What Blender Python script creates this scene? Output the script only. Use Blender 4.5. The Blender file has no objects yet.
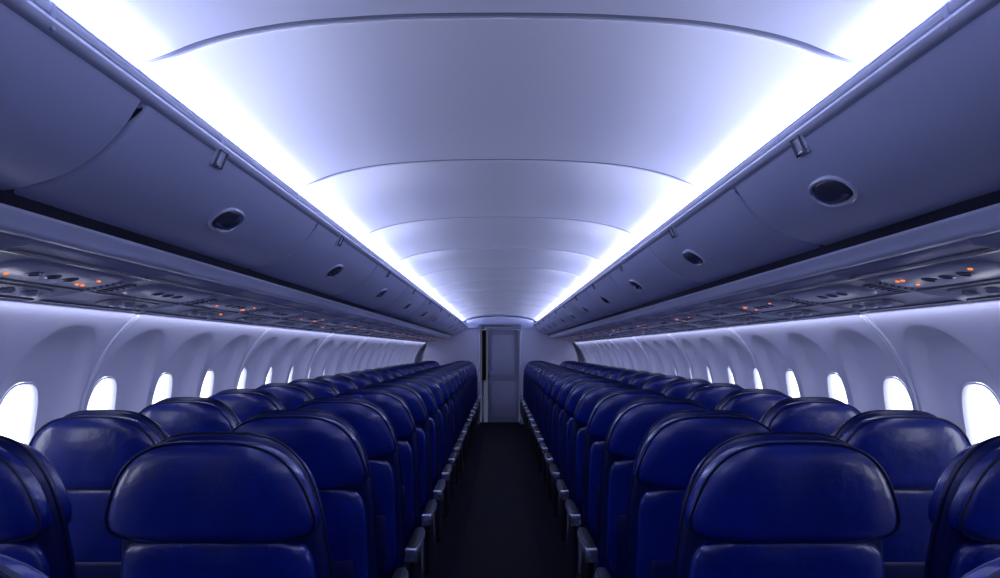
import bpy, math, random
from mathutils import Vector, Matrix
random.seed(3)
H=1.53           # eye height: profile heights are given relative to it
Y0,Y1=-2.6,14.0
sc=bpy.context.scene
sc.view_settings.view_transform='Standard'
sc.view_settings.look='None'

# ---------------------------------------------------------------- materials
def mat(name,col,rough=.5,metal=0,spec=.5,emis=None,es=0,bump=0,bscale=30,var=0,coat=0,bdist=.01):
    m=bpy.data.materials.new(name); m.use_nodes=True
    nt=m.node_tree; b=nt.nodes['Principled BSDF']
    b.inputs['Base Color'].default_value=(*col,1)
    b.inputs['Roughness'].default_value=rough
    b.inputs['Metallic'].default_value=metal
    b.inputs['Specular IOR Level'].default_value=spec
    b.inputs['Coat Weight'].default_value=coat
    b.inputs['Coat Roughness'].default_value=.18
    if emis:
        b.inputs['Emission Color'].default_value=(*emis,1)
        b.inputs['Emission Strength'].default_value=es
    tc=nt.nodes.new('ShaderNodeTexCoord')
    if bump:
        n=nt.nodes.new('ShaderNodeTexNoise'); n.inputs['Scale'].default_value=bscale; n.inputs['Detail'].default_value=4
        bp=nt.nodes.new('ShaderNodeBump'); bp.inputs['Strength'].default_value=bump; bp.inputs['Distance'].default_value=bdist
        nt.links.new(tc.outputs['Object'],n.inputs['Vector'])
        nt.links.new(n.outputs['Fac'],bp.inputs['Height']); nt.links.new(bp.outputs['Normal'],b.inputs['Normal'])
    if var:
        n=nt.nodes.new('ShaderNodeTexNoise'); n.inputs['Scale'].default_value=bscale*.6; n.inputs['Detail'].default_value=3
        r=nt.nodes.new('ShaderNodeValToRGB')
        r.color_ramp.elements[0].position=.3; r.color_ramp.elements[1].position=.7
        r.color_ramp.elements[0].color=(*[c*(1-var) for c in col],1)
        r.color_ramp.elements[1].color=(*[min(1,c*(1+var)) for c in col],1)
        nt.links.new(tc.outputs['Object'],n.inputs['Vector'])
        nt.links.new(n.outputs['Fac'],r.inputs['Fac']); nt.links.new(r.outputs['Color'],b.inputs['Base Color'])
    return m
M_ceil=mat('ceiling_panel',(.72,.73,.86),.42,spec=.4)
M_seam=mat('ceiling_seam',(.22,.23,.32),.5)
M_bin=mat('bin_plastic',(.48,.52,.73),.32,spec=.5,bump=.03,bscale=300)
M_rim=mat('rail_plastic',(.58,.62,.80),.22,spec=.6)
M_dark=mat('shadow_gap',(.02,.02,.04),.6)
M_psu=mat('psu_panel',(.38,.41,.58),.28,spec=.7)
M_psud=mat('psu_dark',(.12,.13,.21),.25,spec=.7)
M_latch=mat('latch_dark',(.055,.06,.10),.18,spec=.8)
M_amber=mat('amber_light',(.9,.3,.05),.4,emis=(1,.20,.03),es=1.5)
M_wall=mat('sidewall_plastic',(.70,.71,.87),.42,spec=.4)
M_frame=mat('window_frame',(.74,.75,.88),.4)
M_pane=mat('window_daylight',(.9,.92,1),.3,emis=(.86,.9,1),es=3.0)
M_leather=mat('blue_leather',(.002,.018,.26),.27,spec=.8,bump=.45,bscale=9,var=.2,bdist=.018,coat=.5)
M_leather2=mat('blue_leather_back',(.002,.009,.10),.34,spec=.5,bump=.2,bscale=18,bdist=.008)
M_pipe=mat('seat_piping',(.002,.006,.05),.35)
M_arm=mat('armrest_plastic',(.24,.27,.38),.3,spec=.6)
M_armd=mat('seat_frame',(.02,.023,.04),.4,metal=.3)
M_metal=mat('brushed_metal',(.55,.59,.72),.25,metal=.8)
M_carpet=mat('carpet',(.006,.007,.017),.9,spec=.2,bump=.6,bscale=180,var=.5)
M_aisle=mat('aisle_carpet',(.003,.0035,.010),.8,spec=.2,bump=.8,bscale=90,var=.7)
M_end=mat('bulkhead_laminate',(.56,.57,.73),.5)
M_door=mat('door_laminate',(.42,.44,.59),.45)
M_curt=mat('curtain_cloth',(.12,.022,.032),.9,bump=.3,bscale=40)

# ---------------------------------------------------------------- mesh builder
class MB:
    def __init__(s): s.v=[];s.f=[];s.mi=[];s.mats=[]
    def idx(s,m):
        if m not in s.mats: s.mats.append(m)
        return s.mats.index(m)
    def add(s,vs,fs,m,T=None):
        o=len(s.v); k=s.idx(m)
        for p in vs:
            p=Vector(p)
            if T is not None: p=T@p if isinstance(T,Matrix) else T(p)
            s.v.append(tuple(p))
        for f in fs: s.f.append([i+o for i in f]); s.mi.append(k)
    def loft(s,secs,m,N=32,T=None,axis='z'):
        vs=[];fs=[]
        for (t,cx,cy,a,b,n) in secs:
            for i in range(N):
                th=2*math.pi*(i+.5)/N
                c,q=math.cos(th),math.sin(th)
                x=cx+a*math.copysign(abs(c)**(2/n),c); y=cy+b*math.copysign(abs(q)**(2/n),q)
                vs.append((x,y,t) if axis=='z' else ((x,t,y) if axis=='y' else (t,x,y)))
        for j in range(len(secs)-1):
            for i in range(N):
                k=(i+1)%N
                fs.append((j*N+i,j*N+k,(j+1)*N+k,(j+1)*N+i))
        fs.append(tuple(range(N))[::-1]); L=(len(secs)-1)*N
        fs.append(tuple(L+i for i in range(N)))
        s.add(vs,fs,m,T)
    def rbox(s,c,d,m,r=.01,T=None,N=24,n=8):
        x,y,z=c; a,b,h=d[0]/2,d[1]/2,d[2]/2; r=min(r,h*.9,a*.9,b*.9)
        S=[]
        for q in (0,.33,.66,1):
            an=q*math.pi/2
            S.append((z-h+r*(1-math.cos(an)),x,y,a-r*(1-math.sin(an)),b-r*(1-math.sin(an)),n))
        for q in (1,.66,.33,0):
            an=q*math.pi/2
            S.append((z+h-r*(1-math.cos(an)),x,y,a-r*(1-math.sin(an)),b-r*(1-math.sin(an)),n))
        s.loft(S,m,N,T)
    def tube(s,pts,r,m,closed=True,K=6,T=None):
        vs=[];fs=[];n=len(pts)
        P=[Vector(p) for p in pts]
        for i,p in enumerate(P):
            if closed: t=(P[(i+1)%n]-P[i-1])
            else: t=P[min(i+1,n-1)]-P[max(i-1,0)]
            t.normalize()
            up=Vector((0,1,0)) if abs(t.y)<.9 else Vector((1,0,0))
            a=t.cross(up).normalized(); b=t.cross(a)
            for k in range(K):
                th=2*math.pi*k/K
                vs.append(p+a*r*math.cos(th)+b*r*math.sin(th))
        for i in range(n if closed else n-1):
            j=(i+1)%n
            for k in range(K):
                l=(k+1)%K
                fs.append((i*K+k,i*K+l,j*K+l,j*K+k))
        s.add(vs,fs,m,T)
    def extr(s,pts,ys,m,side=1,closed=False,cap=False,off=None):
        vs=[];fs=[];n=len(pts)
        for j,y in enumerate(ys):
            o=off[j] if off else 0
            for i,(x,h) in enumerate(pts):
                if o:
                    a=pts[(i+1)%n] if (closed or i<n-1) else pts[i]
                    b=pts[i-1] if (closed or i>0) else pts[i]
                    tx,th=a[0]-b[0],a[1]-b[1]; l=math.hypot(tx,th) or 1
                    x+=-th/l*o; h+=tx/l*o
                vs.append((side*x,y,h+H))
        for j in range(len(ys)-1):
            for i in range(n if closed else n-1):
                k=(i+1)%n
                fs.append((j*n+i,j*n+k,(j+1)*n+k,(j+1)*n+i))
        if cap:
            fs.append(tuple(range(n))); L=(len(ys)-1)*n; fs.append(tuple(L+i for i in range(n)))
        s.add(vs,fs,m)
    def mesh(s,name,ang=35):
        me=bpy.data.meshes.new(name); me.from_pydata(s.v,[],s.f)
        for m in s.mats: me.materials.append(m)
        me.polygons.foreach_set('material_index',s.mi)
        import bmesh
        bm=bmesh.new(); bm.from_mesh(me); bmesh.ops.recalc_face_normals(bm,faces=bm.faces); bm.to_mesh(me); bm.free()
        me.shade_smooth(); me.set_sharp_from_angle(angle=math.radians(ang))
        me.update(); return me
    def obj(s,name,ang=35,loc=(0,0,0)):
        o=bpy.data.objects.new(name,s.mesh(name,ang)); sc.collection.objects.link(o); o.location=loc; return o
def crom(pts,k=6):
    out=[];n=len(pts)
    for i in range(n-1):
        p0=pts[max(i-1,0)];p1=pts[i];p2=pts[i+1];p3=pts[min(i+2,n-1)]
        for j in range(k):
            t=j/k
            out.append(tuple(.5*((2*p1[d])+(-p0[d]+p2[d])*t+(2*p0[d]-5*p1[d]+4*p2[d]-p3[d])*t*t+(-p0[d]+3*p1[d]-3*p2[d]+p3[d])*t**3) for d in (0,1)))
    out.append(pts[-1]); return out

# ---------------------------------------------------------------- ceiling
cp=[(0,.702),(.2,.699),(.4,.686),(.53,.666),(.62,.643),(.69,.616),(.75,.596),(.82,.580),(.90,.561),(.95,.53),(.96,.50)]
cr=crom(cp,5)
full=[(-x,h) for x,h in cr[::-1]]+cr[1:]
ys=[Y0];off=[0]
seam=1.37-1.04*3
S=[s_ for s_ in [seam+1.04*i for i in range(16)] if Y0<s_<Y1-.2]
for s_ in S:
    w=.008
    ys+=[s_-.04,s_-w-.005,s_-w,s_+w,s_+w+.005,s_+.04]; off+=[0,-.008,.014,.014,-.008,0]
ys.append(Y1);off.append(0)
b=MB(); b.extr(full,ys,M_ceil,off=off)
for side in (-1,1): b.extr([(1.495,.26),(1.495,.52),(.95,.60)],[Y0,Y1],M_dark,side)
b.obj('ceiling',40)
b=MB()
for s_ in S:
    b.tube([(x,s_,h+H-.002) for x,h in full if abs(x)<.93],.006,M_seam,closed=False)
b.obj('trim_1')

# ---------------------------------------------------------------- bins, rails
front=crom([(.700,.487),(.715,.462),(.742,.425),(.785,.383),(.845,.345),(.925,.318),(.985,.308)],5)
back=[(1.0,.312),(1.30,.33),(1.38,.38),(1.30,.45),(.95,.489),(.72,.492)]
binp=front+back
def prof_at(ratio):
    for i in range(len(front)-1):
        a,c=front[i],front[i+1]
        ra,rc=a[1]/a[0],c[1]/c[0]
        if ra>=ratio>=rc:
            t=(ra-ratio)/(ra-rc)
            p=(a[0]+(c[0]-a[0])*t,a[1]+(c[1]-a[1])*t)
            d=Vector((c[0]-a[0],c[1]-a[1])).normalized()
            return p,d
def make_bins(side,s0,pitch,lo,co_):
    y=s0-pitch*4
    while y<13.2:
        a,c=max(y,Y0+.02)+.004,min(y+pitch,13.45)-.004
        if c-a>.3:
            m=MB()
            m.extr(binp,[a,a+.002,a+.006,a+.014,c-.014,c-.006,c-.002,c],M_bin,side,closed=True,cap=True,
                   off=[.014,.007,.002,0,0,.002,.007,.014])
            ym=(y+pitch/2)+lo
            (px,ph),d=prof_at(.475)
            tan=Vector((side*d.x,0,d.y)); nrm=Vector((side*d.y,0,-d.x))
            if nrm.z>0: nrm=-nrm
            T=Matrix.Translation((side*px,ym,ph+H))@Matrix((( 0,tan.x,nrm.x,0),(1,tan.y,nrm.y,0),(0,tan.z,nrm.z,0),(0,0,0,1)))
            m.loft([(-.01,0,0,.082,.048,2.3),(.002,0,0,.082,.048,2.3),(.005,0,0,.079,.045,2.3),(.005,0,0,.074,.041,2.3),(.000,0,0,.072,.039,2.3)],M_rim,36,T)
            m.loft([(.000,0,0,.071,.038,2.3),(.004,0,.001,.066,.034,2.3),(.007,0,.003,.054,.025,2.3),(.0085,0,.005,.034,.012,2.2)],M_latch,36,T)
            m.loft([(.002,0,.018,.052,.011,2.2),(.008,0,.019,.048,.008,2.2)],M_psud,20,T)
            yc=ym+co_
            T2=Matrix.Translation((side*.703,yc,.490+H))@Matrix.Rotation(-side*.45,4,'Y')
            m.rbox((-side*.004,0,-.012),(.008,.054,.044),M_rim,.003,T2)
            m.tube([(-side*.011,-.020,.010),(-side*.011,.020,.010),(-side*.012,.020,-.030),(-side*.012,-.020,-.030)],.003,M_psud,T=T2)
            m.rbox((-side*.009,0,-.026),(.008,.022,.010),M_metal,.003,T2)
            m.obj('overhead_bin',38)
        y+=pitch
make_bins(-1,1.30,1.24,0,-.27)
make_bins(1,1.98,1.13,.16,-.03)
for side,nm in ((-1,'trim_2'),(1,'trim_3')):
    m=MB()
    rim=[(.700,.546),(.708,.550),(.716,.544),(.716,.492),(.698,.492),(.690,.497),(.687,.506),(.690,.513),(.697,.516),(.692,.519),(.690,.526),(.692,.533),(.699,.535),(.696,.540)]
    m.extr(rim,[Y0,13.5],M_rim,side,closed=True,cap=True)
    y=.4
    while y<13.3:
        m.rbox((side*.697,y,.516+H),(.016,.010,.045),M_bin,.003); y+=.62
    m.extr([(.716,.500),(.96,.497)],[Y0,13.5],M_ceil,side)
    m.obj(nm,40)
    m=MB()
    lip=crom([(.985,.300),(1.0,.303),(1.03,.300),(1.052,.287),(1.060,.268),(1.050,.252),(1.030,.244),(1.01,.250),(1.0,.265),(.985,.285)],4)
    m.extr(lip,[Y0,13.5],M_rim,side,closed=True,cap=True)
    m.extr([(.95,.330),(1.02,.250),(1.1,.26)],[Y0,13.5],M_dark,side)
    m.obj('trim_4' if side<0 else 'trim_5',50)

# PSU
def psu_h(x): return .238-.183*(x-1.04)
for side in (-1,1):
    m=MB()
    base=[(1.035,.245),(1.045,.236),(1.12,.222),(1.27,.192),(1.42,.166),(1.475,.154),(1.492,.162),(1.492,.25),(1.04,.26)]
    st=[Y0+.03];of=[0]
    q=-1.6
    while q<13.3:
        st+=[q-.012,q-.004,q+.004,q+.012]; of+=[0,-.006,-.006,0]; q+=.61
    st.append(13.4);of.append(0)
    m.extr(base,st,M_psu,side,closed=True,cap=True,off=of)
    for xr in (1.10,1.30,1.455):
        h=psu_h(xr); m.extr([(xr-.006,h+.004),(xr-.004,h-.008),(xr+.004,h-.009),(xr+.006,h+.002)],[Y0+.03,13.4],M_psud,side)
    ang=math.atan(.183)
    yy=.57; k=0
    while yy<13.0:
        def T_at(x,y): return Matrix.Translation((side*x,y,psu_h(x)+H-.002))@Matrix.Rotation(side*ang,4,'Y')@Matrix.Rotation(math.pi,4,'X')
        T=T_at(1.20,yy)
        m.loft([(-.01,0,0,.082,.22,4),(.005,0,0,.080,.218,4),(.010,0,0,.068,.205,4)],M_psu,36,T)
        for dy in (-.05,.02,.09):
            m.loft([(.006,0,dy,.022,.022,2),(.012,0,dy,.021,.021,2),(.014,0,dy,.015,.015,2),(.010,0,dy,.013,.013,2)],M_psud,18,T)
        if k%2==0:
            for dy in (-.15,-.125,.15):
                m.loft([(.008,-.03,dy,.006,.005,3),(.013,-.03,dy,.005,.004,3)],M_amber,12,T)
            m.loft([(.008,.025,-.14,.005,.006,3),(.013,.025,-.14,.004,.005,3)],M_amber,12,T)
        T=T_at(1.38,yy+.05)
        m.loft([(-.01,0,0,.055,.16,4),(.006,0,0,.050,.155,4)],M_psud,28,T)
        for dy in (-.09,0,.09):
            m.loft([(.004,0,dy,.024,.024,2),(.012,0,dy,.022,.022,2),(.017,0,dy,.013,.013,2)],M_psu,18,T)
        if k%3==1:
            m.loft([(.005,.03,-.13,.006,.005,3),(.010,.03,-.13,.005,.004,3)],M_amber,12,T)
        T=T_at(1.24,yy+.305)
        for j in range(7):
            m.rbox((-.06+j*.02,0,.003),(.006,.10,.006),M_psud,.002,T,12)
        yy+=.61;k+=1
    m.obj('passenger_service_panel',40)

# ---------------------------------------------------------------- side walls
wp=crom([(1.50,.160),(1.60,.06),(1.68,-.07),(1.735,-.22),(1.765,-.42),(1.77,-.62),(1.75,-.90),(1.69,-1.25),(1.62,-1.53)],10)
def wx(h):
    for i in range(len(wp)-1):
        if wp[i][1]>=h>=wp[i+1][1]:
            t=(wp[i][1]-h)/(wp[i][1]-wp[i+1][1]); return wp[i][0]+(wp[i+1][0]-wp[i][0])*t
    return wp[0][0] if h>0 else wp[-1][0]
def wn(h):
    dx=(wx(h+.03)-wx(h-.03))/.06
    return Vector((1,0,-dx)).normalized()
def WP(side,yc,u,v,dep):
    n=wn(v); return (side*(wx(v)+n.x*dep),yc+u,v+n.z*dep+H)
PW=.53; y=2.49-PW*9
VT,VB=.158,-.86
VC=-.26; WC=-.318
N=64
def se(th,a,b_,n):
    c,s=math.cos(th),math.sin(th)
    return a*math.copysign(abs(c)**(2/n),c),b_*math.copysign(abs(s)**(2/n),s)
wcount=0
for side in (-1,1):
    m=MB(); i=0; yc=y
    while yc+PW/2<13.45:
        rings=[(.106,.162,WC,2.8,.104),(.113,.170,WC,2.8,.082),(.126,.186,WC,2.8,.074),(.158,.234,WC+.02,2.7,.064),(.195,.297,VC-.01,2.6,.048),(.222,.331,VC,2.4,.018),(.236,.348,VC,2.4,.002),(.242,.354,VC,2.4,0)]
        vs=[]
        for (a,b_,c0,n,dp) in rings:
            for k in range(N):
                u,v=se(2*math.pi*k/N+1e-6,a,b_,n); vs.append((u,v+c0,dp))
        last=vs[-N:]
        outer=[]
        for (u,v,_) in last:
            dv=v-VC
            s1=(PW/2)/abs(u) if abs(u)>1e-4 else 1e9
            s2=((VT-VC)/dv if dv>0 else (VB-VC)/dv) if abs(dv)>1e-4 else 1e9
            s=min(s1,s2); outer.append([u*s,VC+dv*s])
        for cu,cv in ((PW/2,VT),(-PW/2,VT),(PW/2,VB),(-PW/2,VB)):
            k=min(range(N),key=lambda q:(outer[q][0]-cu)**2+(outer[q][1]-cv)**2); outer[k]=[cu,cv]
        for q in (.25,.5,.75,1.0):
            for k in range(N):
                u,v,_=last[k]; vs.append((u+(outer[k][0]-u)*q,v+(outer[k][1]-v)*q,0))
        R=len(vs)//N
        pts=[WP(side,yc,*p) for p in vs]
        fs=[(j*N+k,j*N+(k+1)%N,(j+1)*N+(k+1)%N,(j+1)*N+k) for j in range(R-1) for k in range(N)]
        m.add(pts,fs,M_wall)
        if yc>0:
            wcount+=1
            w=MB()
            ring=lambda a,b_,d:[WP(side,yc,se(2*math.pi*k/N,a,b_,2.8)[0],se(2*math.pi*k/N,a,b_,2.8)[1]+WC,d) for k in range(N)]
            w.add(ring(.109,.166,.107),[tuple(range(N))],M_pane)
            vv=ring(.112,.169,.080)+ring(.107,.163,.078)+ring(.101,.157,.088)+ring(.100,.156,.106)
            w.add(vv,[(j*N+k,j*N+(k+1)%N,(j+1)*N+(k+1)%N,(j+1)*N+k) for j in range(3) for k in range(N)],M_frame)
            w.obj('window_%d'%wcount,40)
        else:
            m.add([WP(side,yc,se(2*math.pi*k/N,.111,.167,2.8)[0],se(2*math.pi*k/N,.111,.167,2.8)[1]+WC,.095) for k in range(N)],[tuple(range(N))],M_frame)
        if (i-10)%3==0:
            st=[VT+(VB-VT)*t/23 for t in range(24)]
            vv=[];ff=[]
            for v in st:
                for u,d in ((-.018,.002),(-.014,-.008),(-.003,-.010),(0,0.002),(.003,-.010),(.014,-.008),(.018,.002)):
                    vv.append(WP(side,yc-PW/2,u,v,d))
            for a in range(23):
                for c in range(6): ff.append((a*7+c,a*7+c+1,(a+1)*7+c+1,(a+1)*7+c))
            m.add(vv,ff,M_frame)
        yc+=PW;i+=1
    yend=yc-PW/2
    lowp=[(wx(v),v) for v in [VB-(1.53+VB)*t/12 for t in range(13)]]
    m.extr(lowp,[y-PW/2,Y1],M_wall,side)
    upp=[(wx(v),v) for v in [VT-(VT-VB)*t/20 for t in range(21)]]
    m.extr(upp,[yend,Y1],M_wall,side)
    m.obj('wall_left' if side<0 else 'wall_right',30)
    bb=MB(); bb.extr([(1.60,-1.528),(1.60,-1.43),(1.615,-1.42),(1.66,-1.42)],[Y0+.1,13.3],M_arm,side)
    bb.obj('baseboard_left' if side<0 else 'baseboard_right')

# ---------------------------------------------------------------- floor
b=MB()
b.add([(-1.75,Y0,0),(1.75,Y0,0),(1.75,Y1,0),(-1.75,Y1,0),(-1.75,Y0,-.05),(1.75,Y0,-.05),(1.75,Y1,-.05),(-1.75,Y1,-.05)],[(0,1,2,3),(4,7,6,5),(0,4,5,1),(1,5,6,2),(2,6,7,3),(3,7,4,0)],M_carpet)
b.obj('floor')
b=MB()
b.rbox((0,5.65,.004),(.58,16.4,.008),M_aisle,.003,n=40)
b.obj('aisle_carpet_runner')

# ---------------------------------------------------------------- end of cabin
b=MB()
yE=13.98
hh=.42
b.add([(-1.8,yE,-.02),(-hh,yE,-.02),(-hh,yE,H+.52),(hh,yE,H+.52),(hh,yE,-.02),(1.8,yE,-.02),(1.8,yE,H+.72),(-1.8,yE,H+.72)],[(0,1,2,7),(2,3,6,7),(3,4,5,6)],M_end)
b.obj('wall_front')
b=MB()
b.add([(-1.8,Y0+.01,0),(1.8,Y0+.01,0),(1.8,Y0+.01,H+.75),(-1.8,Y0+.01,H+.75)],[(0,1,2,3)],M_end); b.obj('wall_back')
b=MB(); yd=13.93
b.rbox((.07,yd,1.0),(.66,.03,1.98),M_door,.008)
b.rbox((.07,yd-.02,1.42),(.50,.02,.85),M_end,.006)
b.rbox((.07,yd-.02,.50),(.50,.02,.75),M_end,.006)
b.rbox((-.20,yd-.03,1.02),(.03,.03,.14),M_metal,.008)
b.rbox((-.36,yd-.01,1.02),(.05,.06,2.04),M_rim,.01); b.rbox((.44,yd-.01,1.02),(.05,.06,2.04),M_rim,.01); b.rbox((.04,yd-.01,2.05),(.85,.06,.05),M_rim,.01)
b.obj('door_1')
b=MB()
b.extr([(-.68,.60),(-.45,.655),(0,.69),(.45,.655),(.68,.60),(.68,.45),(.46,.45),(.42,.52),(-.42,.52),(-.46,.45),(-.68,.45)],[13.45,13.50],M_bin,1,closed=True,cap=True)
b.obj('trim_6')
for side in (-1,1):
    b=MB()
    b.extr([(.42,-1.52),(.42,.44),(.50,.50),(.70,.50),(1.2,.46),(1.46,.30),(1.50,.10),(1.58,-.10),(1.62,-.3),(1.62,-.7),(1.60,-1.2),(1.56,-1.52)],[13.52,13.58],M_end,side,closed=True,cap=True)
    b.rbox((side*.43,13.55,.95),(.035,.10,1.88),M_rim,.01)
    b.obj('cabin_partition',40)
b=MB()
vs=[];fs=[];n=30
for i in range(n):
    x=-.37+.085*i/(n-1); yv=13.66+.02*math.sin(i*1.3)
    vs+= [(x,yv,.9),(x,yv,1.93)]
for i in range(n-1): fs.append((2*i,2*i+2,2*i+3,2*i+1))
b.add(vs,fs,M_curt)
b.tube([(-.40,13.66,1.95),(.41,13.66,1.95)],.01,M_metal,closed=False)
b.obj('galley_curtain')
# ---------------------------------------------------------------- seats
def sup(t,n): return max(0.0,1-abs(t)**n)**(1/n)
def pillow(mb,z0,z1,W,B,yc,m,ntop=3.0,nbot=5.0,wtop=1.0,N=44,K=24,sec_n=3.2,T=None,zm=.5):
    zc=z0+(z1-z0)*zm; secs=[]
    for j in range(K+1):
        t=-math.cos(math.pi*(j/K))
        z=zc+(t*(z1-zc) if t>0 else t*(zc-z0))
        n=ntop if t>0 else nbot
        a=sup(t*.9995,n)
        wf=1+(wtop-1)*max(0,t)
        secs.append((z,0,yc,max(.004,W*a*wf),max(.003,B*sup(t*.999,max(n,2.6))),sec_n))
    mb.loft(secs,m,N,T)
def outline(z0,z1,W,zm,ntop,nbot,wtop,y,K=60,f=.97):
    zc=z0+(z1-z0)*zm; out=[]
    for k in range(K):
        th=2*math.pi*k/K
        t=math.sin(th)
        n=ntop if t>0 else nbot
        c=math.cos(th)
        tt=math.copysign(abs(t)**(2/n),t)
        w=math.copysign(abs(c)**(2/n),c)
        z=zc+(tt*(z1-zc) if t>0 else tt*(zc-z0))*f
        out.append((w*W*f*(1+(wtop-1)*max(0,tt)),y,z))
    return out
def seat_mesh(side,kind):
    m=MB()
    k=1.0 if kind=='aisle' else .95
    def TT(p):
        s=.14*(1.28-p.z) if p.z>.4 else .14*.88
        return Vector((p.x*k,p.y+s,p.z))
    pillow(m,.42,1.322,.262,.060,.050,M_leather2,3.4,8,.88,T=TT,zm=.62)
    m.tube(outline(.42,1.322,.262,.62,3.4,8,.88,.050,f=1.0),.0045,M_pipe,T=TT)
    pillow(m,1.062,1.312,.256,.058,-.005,M_leather,3.4,3.8,.78,T=TT,zm=.26)
    m.tube(outline(1.062,1.312,.256,.26,3.4,3.8,.78,-.032,f=.985),.0035,M_pipe,T=TT)
    pillow(m,1.04,1.302,.235,.050,.100,M_leather,3.2,3.6,.82,T=TT,zm=.3)
    pillow(m,.52,1.070,.242,.040,-.002,M_leather,7,5,1,T=TT)
    pillow(m,.47,1.04,.220,.05,.10,M_leather,5,5,1,T=TT)
    S=[]
    for j in range(13):
        t=-math.cos(math.pi*j/12)
        q=.86+.14*sup(t*.999,2.5)
        S.append((.42+.065*t,0,.36,.235*q,.215*q,5))
    m.loft(S,M_leather,36)
    m.rbox((0,.34,.335),(.46,.40,.05),M_armd,.015)
    def arm(x,wd=.046):
        m.rbox((x,.315,.615),(wd,.36,.045),M_arm,.014,N=28,n=5)
        m.rbox((x,.315,.640),(wd*.82,.33,.012),M_armd,.005,N=20,n=5)
        m.loft([(.30,x,.33,.016,.15,6),(.45,x,.30,.016,.135,6),(.60,x,.24,.016,.10,6)],M_armd,20)
        m.rbox((x,.140,.610),(wd*1.02,.03,.065),M_metal,.008)
    inner=-side
    if kind=='aisle':
        arm(inner*.300,.058); arm(-inner*.300,.044)
        m.rbox((inner*.275,.30,.40),(.018,.34,.16),M_arm,.008)
    else:
        arm(-inner*.275,.03)
    for sx in (-.17,.17):
        m.tube([(sx,.46,.32),(sx,.54,.03)],.014,M_metal,closed=False,K=8)
        m.tube([(sx,.22,.32),(sx,.16,.03)],.014,M_metal,closed=False,K=8)
        m.rbox((sx,.35,.018),(.045,.46,.03),M_armd,.006)
    m.tube([(-.24,.26,.31),(.24,.26,.31)],.018,M_metal,closed=False,K=8)
    m.tube([(-.24,.44,.31),(.24,.44,.31)],.018,M_metal,closed=False,K=8)
    m.loft([(.56,0,-.030,.19,.012,6),(.62,0,-.036,.20,.016,6),(.80,0,-.036,.20,.014,6),(.815,0,-.034,.197,.006,6)],M_leather2,32,T=TT)
    return m.mesh('airplane_seat_%s_%s'%(kind,'L' if side<0 else 'R'),40)
rows=[.66]+[1.60+.61*i for i in range(19)]
for side in (-1,1):
    ma=seat_mesh(side,'aisle'); mw=seat_mesh(side,'window')
    for ry in rows:
        for me,x in ((ma,.698 if side<0 else .710),(mw,1.35)):
            o=bpy.data.objects.new('airplane_seat',me); sc.collection.objects.link(o)
            o.location=(side*x,ry,0)

# ---------------------------------------------------------------- lights
def strip(name,side,x,h,d,size,energy,col,y0=-2.5,y1=13.4):
    L=bpy.data.lights.new(name,'AREA'); L.shape='RECTANGLE'; L.size=size; L.size_y=y1-y0
    L.energy=energy; L.color=col
    o=bpy.data.objects.new(name,L); sc.collection.objects.link(o)
    o.location=(side*x,(y0+y1)/2,h+H)
    d=Vector((side*d[0],0,d[1])).normalized()
    z=-d; yv=Vector((0,1,0)); xx=yv.cross(z)
    o.rotation_euler=Matrix((xx,yv,z)).transposed().to_euler()
for side in (-1,1):
    strip('cove_light',side,.80,.529,(-.95,.31),.045,84,(.64,.70,1.0))
    strip('sidewall_wash_light',side,1.490,.140,(.5,-.86),.02,11.5,(.68,.72,1.0))
w=bpy.data.worlds.new('World'); sc.world=w; w.use_nodes=True
w.node_tree.nodes['Background'].inputs[0].default_value=(.3,.35,.6,1)
w.node_tree.nodes['Background'].inputs[1].default_value=.2

cam=bpy.data.cameras.new('camera'); co=bpy.data.objects.new('camera',cam); sc.collection.objects.link(co)
co.location=(0,0,H); co.rotation_euler=(math.pi/2,0,0)
cam.sensor_width=36; cam.lens=23.76; cam.shift_y=.061; cam.clip_start=.02
sc.camera=co
